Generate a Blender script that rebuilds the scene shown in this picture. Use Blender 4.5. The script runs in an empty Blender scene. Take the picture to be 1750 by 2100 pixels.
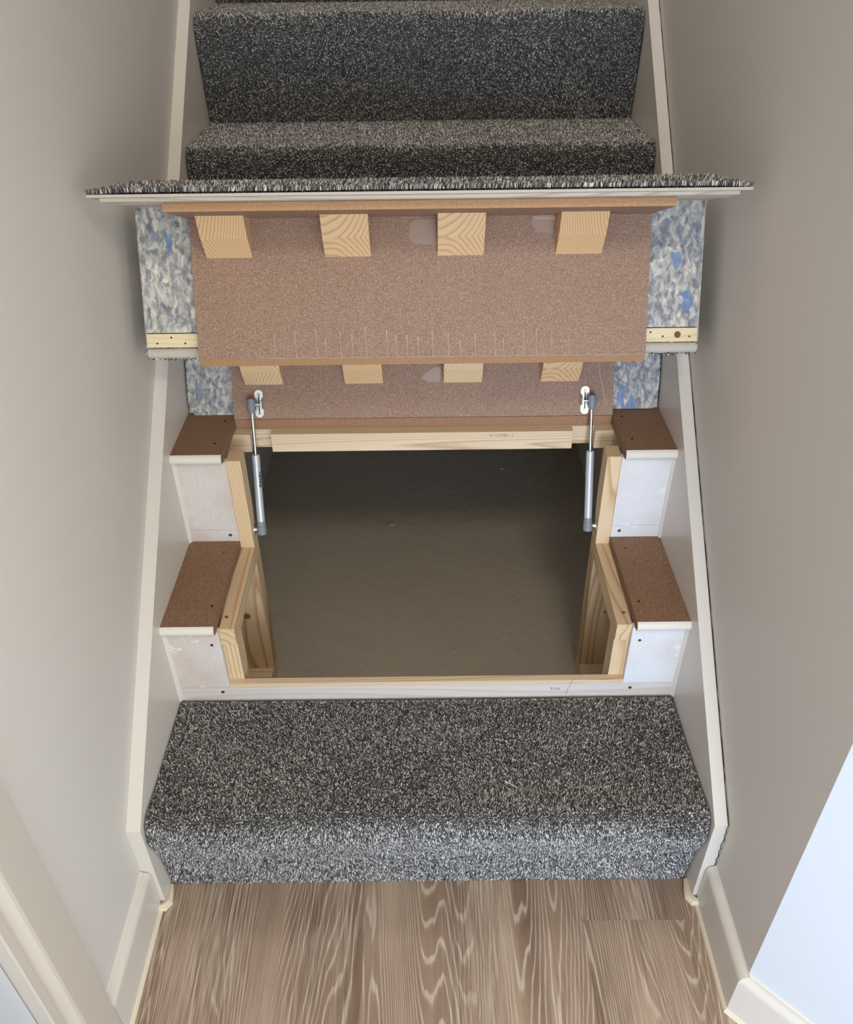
import bpy, bmesh, math, random
import numpy as np
from mathutils import Vector, Matrix

S = bpy.context.scene
COL = S.collection
random.seed(7)
rng = np.random.default_rng(7)

# ------------------------------------------------------------------ camera
F_PX, CAM = 1727.147, (0.00582, -0.77547, 1.3328)
PITCH, YAW, ROLL = 0.63465, -0.00175, -0.01257


def camera():
    cp, sp, cy, sy = math.cos(PITCH), math.sin(PITCH), math.cos(YAW), math.sin(YAW)
    fw = Vector((sy * cp, cy * cp, -sp))
    rt = Vector((cy, -sy, 0))
    up = rt.cross(fw)
    c, s = math.cos(ROLL), math.sin(ROLL)
    rt, up = c * rt + s * up, -s * rt + c * up
    cam = bpy.data.cameras.new('camera')
    cam.sensor_fit = 'HORIZONTAL'
    cam.sensor_width = 36
    cam.lens = F_PX / 1750 * 36
    cam.clip_start = 0.02
    o = bpy.data.objects.new('camera', cam)
    m = Matrix((rt, up, -fw)).transposed().to_4x4()
    m.translation = CAM
    o.matrix_world = m
    COL.objects.link(o)
    S.camera = o


camera()

# ------------------------------------------------------------------ light
W = bpy.data.worlds.new('world')
S.world = W
W.use_nodes = True
W.node_tree.nodes['Background'].inputs[0].default_value = (0.86, 1.0, 0.98, 1)
W.node_tree.nodes['Background'].inputs[1].default_value = 2.45


def area(name, loc, target, sx, sy, power, color, spread=180):
    d = bpy.data.lights.new(name, 'AREA')
    d.shape = 'RECTANGLE'
    d.size, d.size_y = sx, sy
    d.energy = power
    d.color = color
    d.spread = math.radians(spread)
    o = bpy.data.objects.new(name, d)
    o.location = loc
    o.rotation_euler = (Vector(target) - Vector(loc)).to_track_quat('-Z', 'Y').to_euler()
    COL.objects.link(o)
    return o


area('hall_window_daylight', (0.40, -2.85, 0.80), (0.62, -0.2, 0.40), 0.9, 1.2, 6.5, (0.55, 0.72, 1.0), 50)
area('hall_back_fill', (1.05, -2.95, 0.75), (1.0, 0.0, 0.75), 1.5, 1.3, 7.2, (1.0, 0.76, 0.63))  # warm fill light added at the back of the hall
area('side_room_daylight', (2.5, -1.4, 1.15), (0.0, -1.4, 1.15), 1.8, 2.0, 31, (0.77, 0.81, 1.0))
area('hall_ceiling_lamp', (0.35, -1.2, 2.36), (0.35, -1.2, 0), 0.4, 0.4, 15, (1.0, 0.91, 0.73))
area('landing_lamp', (0.0, 0.85, 3.2), (0.0, 0.85, 0), 0.6, 0.6, 10.8, (1.0, 0.92, 0.82))

S.view_settings.view_transform = 'Standard'
S.view_settings.look = 'None'
S.view_settings.gamma = 1
S.view_settings.use_curve_mapping = False
S.view_settings.exposure = 0.0


# ------------------------------------------------------------------ materials
def srgb(r, g, b):
    f = lambda c: (c / 255 / 12.92) if c <= 10 else ((c / 255 + 0.055) / 1.055) ** 2.4
    return (f(r), f(g), f(b), 1)


class NT:
    def __init__(self, name, rough=0.6, spec=0.4, metal=0.0):
        self.m = bpy.data.materials.new(name)
        self.m.use_nodes = True
        self.t = self.m.node_tree
        self.b = self.t.nodes['Principled BSDF']
        self.b.inputs['Roughness'].default_value = rough
        self.b.inputs['Specular IOR Level'].default_value = spec
        self.b.inputs['Metallic'].default_value = metal

    def n(self, kind, **kw):
        nd = self.t.nodes.new(kind)
        for k, v in kw.items():
            if k.startswith('i_'):
                key = k[2:]
                key = int(key) if key.isdigit() else key.replace('_', ' ')
                self.set(nd.inputs[key], v)
            else:
                setattr(nd, k, v)
        return nd

    def set(self, sock, v):
        if isinstance(v, bpy.types.NodeSocket):
            self.t.links.new(v, sock)
        elif isinstance(v, bpy.types.Node):
            self.t.links.new(v.outputs[0], sock)
        else:
            sock.default_value = v

    def math(self, op, a, b=None, c=None):
        nd = self.t.nodes.new('ShaderNodeMath')
        nd.operation = op
        self.set(nd.inputs[0], a)
        if b is not None:
            self.set(nd.inputs[1], b)
        if c is not None:
            self.set(nd.inputs[2], c)
        return nd.outputs[0]

    def coord(self, which='Object'):
        return self.n('ShaderNodeTexCoord').outputs[which]

    def mapping(self, vec, scale=(1, 1, 1), loc=(0, 0, 0), rot=(0, 0, 0)):
        nd = self.n('ShaderNodeMapping')
        self.set(nd.inputs['Vector'], vec)
        self.set(nd.inputs['Scale'], scale)
        self.set(nd.inputs['Location'], loc)
        self.set(nd.inputs['Rotation'], rot)
        return nd.outputs[0]

    def noise(self, vec, scale, detail=2.0, rough=0.5, out=0):
        nd = self.n('ShaderNodeTexNoise')
        self.set(nd.inputs['Vector'], vec)
        nd.inputs['Scale'].default_value = scale
        nd.inputs['Detail'].default_value = detail
        nd.inputs['Roughness'].default_value = rough
        return nd.outputs[out]

    def ramp(self, fac, stops, interp='LINEAR'):
        nd = self.n('ShaderNodeValToRGB')
        self.set(nd.inputs[0], fac)
        r = nd.color_ramp
        r.interpolation = interp
        while len(r.elements) < len(stops):
            r.elements.new(0.5)
        for e, (p, c) in zip(r.elements, stops):
            e.position = p
            e.color = c
        return nd.outputs[0]

    def mix(self, fac, a, b, mode='MIX'):
        nd = self.t.nodes.new('ShaderNodeMix')
        nd.data_type = 'RGBA'
        nd.blend_type = mode
        self.set(nd.inputs[0], fac)
        self.set(nd.inputs[6], a)
        self.set(nd.inputs[7], b)
        return nd.outputs[2]

    def color(self, c):
        self.set(self.b.inputs['Base Color'], c)

    def bump(self, h, strength=0.3, dist=0.002):
        nd = self.n('ShaderNodeBump')
        nd.inputs['Strength'].default_value = strength
        nd.inputs['Distance'].default_value = dist
        self.set(nd.inputs['Height'], h)
        self.set(self.b.inputs['Normal'], nd.outputs[0])


def grey(v):
    return (v, v, v, 1)


def plain(name, c, rough=0.6, spec=0.4, metal=0.0):
    k = NT(name, rough, spec, metal)
    k.color(c)
    return k.m


def paint(name, c, rough=0.55, spec=0.35, bump=0.12, scale=160):
    k = NT(name, rough, spec)
    v = k.coord()
    k.color(k.mix(k.noise(v, 3.0, 3), c, tuple(x * 0.95 for x in c[:3]) + (1,)))
    k.bump(k.noise(v, scale, 3), bump, 0.001)
    return k.m


def pine(name, axis, seed=0.0, light=(226, 200, 165), dark=(200, 160, 116), freq=70, stretch=0.06):
    """softwood, grain along axis 0/1/2: contour lines of a stretched noise field"""
    k = NT(name, 0.55, 0.3)
    v = k.coord()
    sc = [1.0, 1.0, 1.0]
    sc[axis] = stretch
    info = k.n('ShaderNodeObjectInfo').outputs['Random']
    off = k.n('ShaderNodeCombineXYZ')
    for i in range(3):
        k.set(off.inputs[i], k.math('MULTIPLY_ADD', info, 5.3 + i, seed))
    vv = k.n('ShaderNodeVectorMath', operation='ADD')
    k.set(vv.inputs[0], k.mapping(v, sc))
    k.set(vv.inputs[1], off.outputs[0])
    f = k.noise(vv.outputs[0], 12, 1.5, 0.4)
    st = k.n('ShaderNodeSeparateXYZ')
    k.set(st.inputs[0], k.mapping(v, sc))
    cross = k.math('ADD', st.outputs[(axis + 1) % 3], st.outputs[(axis + 2) % 3])
    t = k.math('ADD', k.math('MULTIPLY', f, freq * 0.22), k.math('MULTIPLY', cross, freq))
    r = k.math('FRACT', t)
    line = k.ramp(r, [(0, grey(0)), (0.55, grey(0.15)), (0.86, grey(1)), (0.95, grey(0.2)), (1, grey(0))])
    fine = k.noise(k.mapping(v, [240 if i != axis else 9 for i in range(3)]), 1, 2)
    c = k.mix(k.math('MULTIPLY', line, 0.95), srgb(*light), srgb(*dark))
    c = k.mix(k.math('MULTIPLY', fine, 0.35), c, srgb(*[x * 0.86 for x in light]))
    k.color(c)
    k.bump(fine, 0.12, 0.0006)
    return k.m


def end_grain():
    """glue blocks: curved growth rings mirrored about the block's ridge; centre and tint differ by block"""
    k = NT('block_end_grain', 0.6, 0.25)
    v = k.coord()
    rnd = k.n('ShaderNodeObjectInfo').outputs['Random']
    s = k.n('ShaderNodeSeparateXYZ')
    k.set(s.inputs[0], v)
    diag = k.math('ABSOLUTE', k.math('SUBTRACT', s.outputs[1], s.outputs[2]))
    cx = k.math('SUBTRACT', s.outputs[0], k.math('MULTIPLY_ADD', rnd, 0.22, -0.11))
    cz = k.math('SUBTRACT', diag, k.math('MULTIPLY_ADD', k.math('FRACT', k.math('MULTIPLY', rnd, 7.3)), 0.07, -0.13))
    d = k.math('SQRT', k.math('ADD', k.math('MULTIPLY', cx, cx), k.math('MULTIPLY', cz, cz)))
    d = k.math('ADD', d, k.math('MULTIPLY', k.noise(v, 40, 2), 0.0025))
    r = k.math('FRACT', k.math('MULTIPLY', d, 400))
    line = k.ramp(r, [(0, grey(0.0)), (0.5, grey(0.12)), (0.85, grey(1)), (0.97, grey(0.3)), (1, grey(0))])
    tint = k.math('FRACT', k.math('MULTIPLY', rnd, 3.7))
    base = k.mix(tint, srgb(232, 205, 168), srgb(222, 176, 122))
    dk = k.mix(tint, srgb(205, 165, 120), srgb(180, 118, 66))
    k.color(k.mix(k.math('MULTIPLY', line, 0.8), base, dk))
    return k.m


def mdf(name, base, hi, lo, hardness=1.0):
    k = NT(name, 0.65, 0.25)
    v = k.coord()
    a = k.noise(v, 420, 3, 0.6)
    b = k.noise(k.mapping(v, (1, 1, 1), (3, 1, 2)), 900, 2, 0.5)
    big = k.noise(v, 9, 3)
    c = k.ramp(a, [(0.30, lo), (0.5, base), (0.72, hi)])
    c = k.mix(k.ramp(b, [(0.62, grey(0)), (0.72, grey(0.55))]), c, hi)
    c = k.mix(k.math('MULTIPLY', big, 0.25), c, lo)
    k.color(c)
    k.bump(a, 0.1 * hardness, 0.0006)
    return k.m


def washed(name, thin=1.0):
    """riser stubs: brown board under a patchy coat of white paint; thin = how much brown comes through"""
    k = NT(name, 0.6, 0.3)
    v = k.coord()
    a = k.noise(v, 7, 3, 0.6)
    sp = k.noise(v, 330, 2)
    white = k.mix(k.ramp(sp, [(0.45, grey(0)), (0.62, grey(0.5 * thin))]), srgb(214, 207, 203) if thin > 0.7 else srgb(222, 221, 223), srgb(190, 170, 157))
    c = k.mix(k.ramp(a, [(0.40, grey(0)), (0.60, grey(0.75 * thin))]), white, srgb(200, 178, 164))
    d = k.noise(k.mapping(v, (1, 1, 1.6), (4, 2, 7)), 16, 4, 0.65)
    c = k.mix(k.ramp(d, [(0.64, grey(0)), (0.68, grey(0.9))]), c, srgb(232, 230, 228))
    k.color(c)
    k.bump(sp, 0.1, 0.0006)
    return k.m


def underlay_mat():
    k = NT('underlay_foam', 0.8, 0.15)
    v = k.coord()
    nz = k.n('ShaderNodeTexNoise')
    k.set(nz.inputs['Vector'], v)
    nz.inputs['Scale'].default_value = 55
    nz.inputs['Detail'].default_value = 3
    off = k.n('ShaderNodeVectorMath', operation='MULTIPLY_ADD')
    k.set(off.inputs[0], nz.outputs['Color'])
    off.inputs[1].default_value = (0.015, 0.012, 0.012)
    k.set(off.inputs[2], k.mapping(v, (1, 0.55, 0.52)))
    vo = k.n('ShaderNodeTexVoronoi')
    k.set(vo.inputs['Vector'], off.outputs[0])
    vo.inputs['Scale'].default_value = 150
    sep = k.n('ShaderNodeSeparateColor')
    k.set(sep.inputs[0], vo.outputs['Color'])
    c = k.ramp(sep.outputs[0], [(0.0, srgb(138, 137, 144)), (0.2, srgb(160, 156, 160)), (0.38, srgb(180, 176, 174)),
                                (0.52, srgb(204, 199, 188)), (0.66, srgb(166, 168, 172)), (0.78, srgb(214, 208, 190)),
                                (0.90, srgb(222, 216, 188)), (0.955, srgb(150, 162, 178)), (0.985, srgb(186, 200, 184))], 'CONSTANT')
    c = k.mix(0.5, c, k.ramp(k.noise(k.mapping(off.outputs[0], (1, 1, 1), (5, 5, 5)), 150, 4), [(0.38, srgb(104, 104, 114)), (0.5, srgb(166, 163, 163)), (0.61, srgb(226, 221, 206))]))
    vb = k.n('ShaderNodeTexVoronoi')
    k.set(vb.inputs['Vector'], off.outputs[0])
    vb.inputs['Scale'].default_value = 75
    sb = k.n('ShaderNodeSeparateColor')
    k.set(sb.inputs[0], vb.outputs['Color'])
    c = k.mix(k.ramp(sb.outputs[1], [(0.0, grey(0)), (0.972, grey(0.8))], 'CONSTANT'), c, srgb(112, 140, 182))
    k.color(c)
    k.bump(k.noise(v, 110, 3), 0.25, 0.002)
    return k.m


def plank_mat():
    """cerused oak vinyl: pale lines in brown following contour loops stretched along the plank"""
    k = NT('cerused_oak_plank', 0.42, 0.4)
    v = k.coord()
    rnd = k.n('ShaderNodeObjectInfo').outputs['Random']
    sh = k.n('ShaderNodeCombineXYZ')
    k.set(sh.inputs[0], k.math('MULTIPLY', rnd, 31.0))
    k.set(sh.inputs[1], k.math('MULTIPLY', rnd, 17.0))
    vv = k.n('ShaderNodeVectorMath', operation='ADD')
    k.set(vv.inputs[0], v)
    k.set(vv.inputs[1], sh.outputs[0])
    p = vv.outputs[0]
    sx = k.n('ShaderNodeSeparateXYZ')
    k.set(sx.inputs[0], p)
    field = k.noise(k.mapping(p, (1, 0.085, 1)), 12.0, 0.0, 0.4)
    wob = k.noise(k.mapping(p, (1, 0.12, 1)), 60, 2, 0.5)
    t = k.math('ADD', k.math('MULTIPLY', field, 36.0), k.math('MULTIPLY', wob, 1.1))
    t = k.math('ADD', t, k.math('MULTIPLY', sx.outputs[0], 120.0))
    line = k.ramp(k.math('FRACT', t), [(0.0, grey(1.0)), (0.11, grey(0.95)), (0.17, grey(0.06)), (0.76, grey(0.0)), (0.90, grey(0.22)), (0.97, grey(0.9)), (1.0, grey(1.0))])
    # tight straight grain
    st = k.noise(k.mapping(p, (1, 0.022, 1)), 420, 2, 0.65)
    straight = k.ramp(st, [(0.44, grey(0)), (0.58, grey(1))])
    zone = k.ramp(k.noise(k.mapping(p, (1, 0.10, 1), (7, 3, 0)), 10, 2), [(0.42, grey(0.10)), (0.60, grey(0.9))])
    line = k.mix(0.45, line, k.mix(1.0, line, k.ramp(st, [(0.40, grey(0.25)), (0.60, grey(1))]), 'MULTIPLY'))
    lines = k.mix(zone, line, k.mix(0.75, line, straight))
    br = k.ramp(k.noise(k.mapping(p, (1, 0.08, 1), (2, 9, 0)), 18, 3), [(0.30, srgb(112, 87, 70)), (0.5, srgb(138, 112, 94)), (0.70, srgb(168, 143, 121))])
    c = k.mix(k.math('MULTIPLY', lines, 0.88), br, srgb(200, 184, 168))
    k.color(c)
    k.bump(lines, 0.08, 0.0005)
    return k.m


def concrete_mat():
    k = NT('sealed_concrete', 0.6, 0.3)
    v = k.coord()
    big = k.noise(v, 2.5, 3)
    c = k.mix(big, srgb(197, 186, 171), srgb(170, 161, 147))
    c = k.mix(k.ramp(k.noise(v, 60, 4, 0.7), [(0.62, grey(0)), (0.72, grey(0.25))]), c, srgb(196, 184, 168))
    k.color(c)
    h = k.math('ADD', k.noise(v, 28, 4, 0.55), k.math('MULTIPLY', k.noise(v, 140, 3), 0.4))
    k.bump(h, 0.55, 0.007)
    return k.m


M = {}
M['wall'] = paint('taupe_wall_paint', srgb(212, 206, 200), 0.6, 0.3)
M['wall_daylit'] = paint('daylit_white_wall_paint', srgb(206, 210, 217), 0.6, 0.3)  # white paint with the cool daylight on the splayed wall put into its colour
M['gloss'] = paint('cream_gloss_paint', srgb(215, 207, 198), 0.3, 0.5, 0.06, 90)
M['caulk'] = plain('cream_caulk', srgb(222, 208, 186), 0.5, 0.4)
M['ceiling'] = paint('white_ceiling_paint', srgb(228, 226, 222), 0.8, 0.2)
M['crack'] = plain('crack_shadow_gap', srgb(40, 36, 33), 0.9, 0.1)
M['mdf'] = mdf('brown_mdf_back', srgb(156, 126, 108), srgb(186, 155, 136), srgb(128, 100, 83))
M['mdf_edge'] = mdf('mdf_cut_edge', srgb(184, 144, 108), srgb(198, 158, 122), srgb(168, 128, 94), 0.6)
M['mdf_edge2'] = mdf('darker_mdf_cut_edge', srgb(156, 118, 92), srgb(174, 136, 108), srgb(138, 102, 78), 0.6)  # cut edge in a darker brown
M['mdf_tread'] = mdf('dark_mdf_tread', srgb(136, 104, 82), srgb(168, 136, 112), srgb(116, 86, 66))
M['washed-1'] = washed('thinly_whitewashed_riser_board')
M['washed1'] = washed('whitewashed_riser_board', 0.45)
M['nose'] = paint('white_undercoat', srgb(222, 214, 204), 0.6, 0.3, 0.3, 300)
M['block'] = end_grain()
M['pine_x'] = pine('pine_grain_across', 0, 1.0, (226, 203, 174), (190, 154, 116), 120)
M['pine_y'] = pine('pine_grain_front_to_back', 1, 2.0, (222, 194, 158), (190, 142, 96), 40, 0.12)
M['pine_z'] = pine('pine_grain_upright', 2, 3.0, (226, 199, 163), (190, 144, 98), 110)
M['pine_stud'] = pine('pine_stud_grain', 2, 8.0, (206, 176, 142), (160, 116, 80), 34, 0.12)
M['ply'] = pine('pale_ply_strip', 0, 5.0, (236, 218, 180), (222, 198, 156), 60)
M['ply2'] = pine('pale_edging_strip', 0, 6.0, (226, 214, 200), (190, 176, 160), 140)
M['sill'] = pine('whitewashed_pine', 0, 4.0, (216, 206, 200), (204, 186, 172), 60)
M['underlay'] = underlay_mat()
M['backing'] = paint('carpet_hessian_backing', srgb(196, 186, 176), 0.9, 0.1, 0.6, 420)
M['dark_backing'] = plain('carpet_ground', srgb(96, 94, 93), 0.95, 0.05)
M['plank'] = plank_mat()
M['subfloor'] = plain('floor_screed', srgb(96, 82, 70), 0.8)
M['concrete'] = concrete_mat()
M['steel'] = plain('polished_steel', (0.62, 0.63, 0.64, 1), 0.16, 0.5, 1.0)
M['zinc'] = plain('zinc_plate', (0.78, 0.79, 0.80, 1), 0.30, 0.5, 1.0)
M['alu'] = plain('silver_lacquer', srgb(188, 192, 199), 0.30, 0.5, 0.25)
M['plastic'] = plain('grey_plastic', srgb(128, 131, 138), 0.45, 0.4)
M['brass'] = plain('brass_screw', (0.55, 0.42, 0.16, 1), 0.35, 0.5, 1.0)
M['hole'] = plain('screw_hole', srgb(62, 46, 34), 0.9, 0.1)
M['knot'] = mdf('wood_knot', srgb(128, 84, 54), srgb(150, 104, 70), srgb(96, 60, 38))
M['ink'] = plain('black_ink', srgb(18, 18, 20), 0.5)
M['pencil'] = plain('grey_pencil', srgb(120, 116, 116), 0.6)
k = NT('clear_glue', 0.18, 0.6)
k.color(srgb(214, 190, 172))
k.b.inputs['Alpha'].default_value = 0.5
M['glue'] = k.m
k = NT('thin_clear_glue', 0.38, 0.4)
k.color(srgb(166, 139, 122))
M['glue_thin'] = k.m
k = NT('carpet_yarn', 0.85, 0.1)
a_ = k.n('ShaderNodeAttribute', attribute_name='yarn')
k.color(a_.outputs['Color'])
M['yarn'] = k.m
M['greige'] = paint('greige_satin_paint', srgb(200, 190, 179), 0.42, 0.4, 0.06, 90)
M['yarn_grey'] = plain('grey_thread', srgb(160, 155, 152), 0.9)
M['yarn_pale'] = plain('pale_fibre', srgb(226, 214, 198), 0.8)
M['door'] = paint('white_door_paint', srgb(196, 200, 206), 0.4, 0.4, 0.05, 60)


# ------------------------------------------------------------------ builders
def link(o, parent=None, **props):
    COL.objects.link(o)
    if parent is not None:
        o.parent = parent
    for kk, vv in props.items():
        o[kk] = vv
    return o


def finish(bm, name, mat, parent=None, smooth=False, bevel=0.0, seg=2, **props):
    if bevel > 0:
        ed = [e for e in bm.edges if len(e.link_faces) == 2 and e.calc_face_angle(0) > 0.5]
        bmesh.ops.bevel(bm, geom=ed, offset=bevel, segments=seg, affect='EDGES', profile=0.5, clamp_overlap=True)
    bmesh.ops.recalc_face_normals(bm, faces=bm.faces)
    me = bpy.data.meshes.new(name)
    bm.to_mesh(me)
    bm.free()
    me.materials.append(M[mat])
    if smooth:
        for p in me.polygons:
            p.use_smooth = True
        me.set_sharp_from_angle(angle=math.radians(38))
    return link(bpy.data.objects.new(name, me), parent, **props)


def box_bm(bm, x0, x1, y0, y1, z0, z1):
    vs = [bm.verts.new((x, y, z)) for x in (x0, x1) for y in (y0, y1) for z in (z0, z1)]
    for f in ((0, 1, 3, 2), (4, 6, 7, 5), (0, 4, 5, 1), (2, 3, 7, 6), (0, 2, 6, 4), (1, 5, 7, 3)):
        bm.faces.new([vs[i] for i in f])


def box(name, mat, x0, x1, y0, y1, z0, z1, parent=None, bevel=0.0, **props):
    bm = bmesh.new()
    box_bm(bm, x0, x1, y0, y1, z0, z1)
    return finish(bm, name, mat, parent, bevel=bevel, **props)


def prism(name, mat, poly, a0, a1, axis='x', parent=None, bevel=0.0, smooth=False, **props):
    """poly is (y,z) for axis x, (x,z) for axis y, (x,y) for axis z"""
    bm = bmesh.new()

    def P(a, p):
        return {'x': (a, p[0], p[1]), 'y': (p[0], a, p[1]), 'z': (p[0], p[1], a)}[axis]
    r0 = [bm.verts.new(P(a0, p)) for p in poly]
    r1 = [bm.verts.new(P(a1, p)) for p in poly]
    n = len(poly)
    bm.faces.new(r0)
    bm.faces.new(r1[::-1])
    for i in range(n):
        bm.faces.new((r0[i], r0[(i + 1) % n], r1[(i + 1) % n], r1[i]))
    return finish(bm, name, mat, parent, smooth, bevel, **props)


def thing(name, label, cat, loc=(0, 0, 0), group=None):
    o = bpy.data.objects.new(name, None)
    o.empty_display_size = 0.1
    o.location = loc
    link(o, None, label=label, category=cat)
    if group:
        o['group'] = group
    return o


def child_of(o, parent):
    """parent while keeping world coordinates"""
    o.parent = parent
    o.matrix_parent_inverse = Matrix.Translation(-parent.location)
    return o


def cyl_bm(bm, p0, p1, r0, r1=None, n=20, cap=True):
    p0, p1 = Vector(p0), Vector(p1)
    r1 = r0 if r1 is None else r1
    ax = (p1 - p0).normalized()
    u = ax.orthogonal().normalized()
    v = ax.cross(u)
    a = [bm.verts.new(p0 + r0 * (math.cos(t) * u + math.sin(t) * v)) for t in [2 * math.pi * i / n for i in range(n)]]
    b = [bm.verts.new(p1 + r1 * (math.cos(t) * u + math.sin(t) * v)) for t in [2 * math.pi * i / n for i in range(n)]]
    for i in range(n):
        bm.faces.new((a[i], a[(i + 1) % n], b[(i + 1) % n], b[i]))
    if cap:
        bm.faces.new(a[::-1])
        bm.faces.new(b)


def cyl(name, mat, segs, parent=None, n=20, auto=True, **props):
    bm = bmesh.new()
    for s in segs:
        cyl_bm(bm, *s, n=n)
    return finish(bm, name, mat, parent, True, **props)


def tube(name, mat, pts, r, parent=None, n=8, **props):
    bm = bmesh.new()
    rings = []
    pts = [Vector(p) for p in pts]
    for i, p in enumerate(pts):
        ax = (pts[min(i + 1, len(pts) - 1)] - pts[max(i - 1, 0)]).normalized()
        u = ax.cross(Vector((0.31, 0.2, 0.93))).normalized()
        v = ax.cross(u)
        rr = r[i] if isinstance(r, (list, tuple)) else r
        rings.append([bm.verts.new(p + rr * (math.cos(2 * math.pi * j / n) * u + math.sin(2 * math.pi * j / n) * v)) for j in range(n)])
    for a, b in zip(rings, rings[1:]):
        for j in range(n):
            bm.faces.new((a[j], a[(j + 1) % n], b[(j + 1) % n], b[j]))
    bm.faces.new(rings[0][::-1])
    bm.faces.new(rings[-1])
    return finish(bm, name, mat, parent, True, **props)


# ------------------------------------------------------------------ stair numbers
R, G, NO = 0.18969, 0.21819, 0.01095
XS = 0.43            # inner face of the stringers
XW = 0.452           # wall faces
XI = 0.3405          # cut edge of the opening
YC = -0.207          # corner of the right-hand wall


def zt(k):
    return R * k


def yr(k):
    return G * (k - 1)


# ------------------------------------------------------------------ the room
HF = 2.4
floor = box('floor', 'subfloor', -0.60, 2.6, -3.0, 0.02, -0.06, -0.004, kind='structure')
seams = [-0.453 + 0.175 * i for i in range(0, 18)]
butts = {0: -0.62, 1: -0.95, 2: -0.48, 3: -0.86, 4: -0.0765}
pm = {}
first = {}
for i, x in enumerate(seams):
    by = butts.get(i, -0.3 - 0.37 * (i % 4))
    cuts = sorted({-3.0, by - 1.22, by, 0.012})
    cuts = [c for c in cuts if c >= -3.0]
    for y0, y1 in zip(cuts, cuts[1:]):
        g = 0.00012
        key = round(y1 - y0, 4)
        if key not in first:
            bm = bmesh.new()
            box_bm(bm, g, 0.175 - g, g, (y1 - y0) - g, -0.004, 0.0)
            o = finish(bm, 'plank', 'plank', None, bevel=0.00035, seg=1)
            first[key] = o
        else:
            o = first[key].copy()
            COL.objects.link(o)
        o.location = (x, y0, 0)
        o.parent = floor

box('concrete_floor', 'concrete', -XW, XW, 0.20, 2.8, -0.06, 0.0, kind='structure')
box('wall_left', 'wall', -XW - 0.10, -XW, -0.245, 2.8, 0.0, 3.3, kind='structure')
box('wall_right', 'wall', XW, XW + 0.10, YC, 2.8, 0.0, 3.3, kind='structure')
Q = math.sqrt(0.5)
WL = 0.62            # the wall beyond the corner runs off at 45 degrees
prism('wall_front', 'wall_daylit', [(XW, YC), (XW + WL * Q, YC - WL * Q), (XW + WL * Q + 0.08, YC - WL * Q + 0.06), (XW + 0.10, YC)], 0.0, HF, 'z', kind='structure')
box('wall_back', 'wall', -XW - 0.1, XW + 0.1, 2.8, 2.9, 0.0, 3.3, kind='structure')
box('ceiling', 'ceiling', -XW - 0.1, 2.6, -3.0, YC, HF, HF + 0.1, kind='structure')
box('ceiling', 'ceiling', -XW - 0.1, XW + 0.1, YC, 2.9, 3.3, 3.4, kind='structure')
box('wall_rear_light_block', 'wall', -XW - 0.1, 2.6, -3.1, -3.0, 1.45, HF, kind='structure')  # unseen upper wall, added to keep light off the risers above the hatch
box('wall_head', 'wall', -XW - 0.1, XW + 0.1, YC - 0.1, YC, HF + 0.1, 3.4, kind='structure')


def skirting(name, axis, sgn, face, back, a0, a1, h=0.098):
    r = 0.012
    pts = [(back, 0.0), (face, 0.0), (face, h - r)]
    d = 1 if back > face else -1
    for t in range(1, 6):
        a = math.pi / 2 * t / 5
        pts.append((face + d * r * (1 - math.cos(a)), h - r + r * math.sin(a)))
    pts.append((back, h + 0.002))
    o = prism(name, 'gloss', pts, a0, a1, axis, kind='structure')
    bead = [(face, 0.0), (face - d * 0.0048, 0.0), (face - d * 0.004, 0.003), (face - d * 0.0016, 0.006), (face, 0.007)]
    prism('caulk_bead', 'caulk', bead, a0, a1, axis, o)
    return o


skirting('baseboard_left', 'y', 1, -0.4375, -XW, -0.238, -0.0435)
skirting('baseboard_right', 'y', -1, 0.4375, XW, YC - 0.0060, -0.0435)


def splay_prism(name, mat, prof, parent=None, **props):
    """profile points (depth off the 45 degree wall, z), mitred at the corner"""
    bm = bmesh.new()
    ends = []
    for far in (0, 1):
        ring = []
        for d, z in prof:
            t = WL if far else -0.4142 * d
            ring.append(bm.verts.new((XW - Q * d + Q * t, YC - Q * d - Q * t, z)))
        ends.append(ring)
    a, b = ends
    bm.faces.new(a)
    bm.faces.new(b[::-1])
    for i in range(len(prof)):
        j = (i + 1) % len(prof)
        bm.faces.new((a[i], a[j], b[j], b[i]))
    return finish(bm, name, mat, parent, **props)


bf = splay_prism('baseboard_front', 'gloss', [(0, 0), (0.0145, 0), (0.0145, 0.086)] + [(0.0145 - 0.012 * (1 - math.cos(a)), 0.086 + 0.012 * math.sin(a)) for a in [math.pi / 10 * t for t in range(1, 6)]] + [(0, 0.100)], kind='structure')
splay_prism('caulk_bead', 'caulk', [(0.0145, 0), (0.0195, 0), (0.018, 0.003), (0.016, 0.006), (0.0145, 0.007)], bf)

# door lining, architrave and leaf on the left
arch = [(-XW, -0.2385), (-0.4385, -0.2385), (-0.4372, -0.2400), (-0.4362, -0.296), (-0.4375, -0.300), (-0.4415, -0.3035), (-0.4475, -0.3065), (-0.4495, -0.3120), (-XW - 0.03, -0.3120), (-XW - 0.03, -0.245), (-XW, -0.245)]
prism('trim_1', 'greige', arch, 0.0, 2.1, 'z', kind='structure')
lin = [(-0.4475, -0.3120), (-0.4455, -0.3140), (-0.4455, -0.3260), (-0.4475, -0.3275), (-XW - 0.09, -0.3275), (-XW - 0.09, -0.3120)]
prism('trim_2', 'greige', lin, 0.0, 2.1, 'z', kind='structure')
dr = box('door_1', 'door', -XW - 0.075, -XW - 0.012, -1.09, -0.3290, 0.006, 2.04, bevel=0.002, kind='structure')
prism('panel_molding', 'door', [(-XW - 0.012, -0.376), (-XW - 0.006, -0.380), (-XW - 0.006, -0.392), (-XW - 0.012, -0.397)], 0.2, 1.9, 'z', dr)
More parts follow.
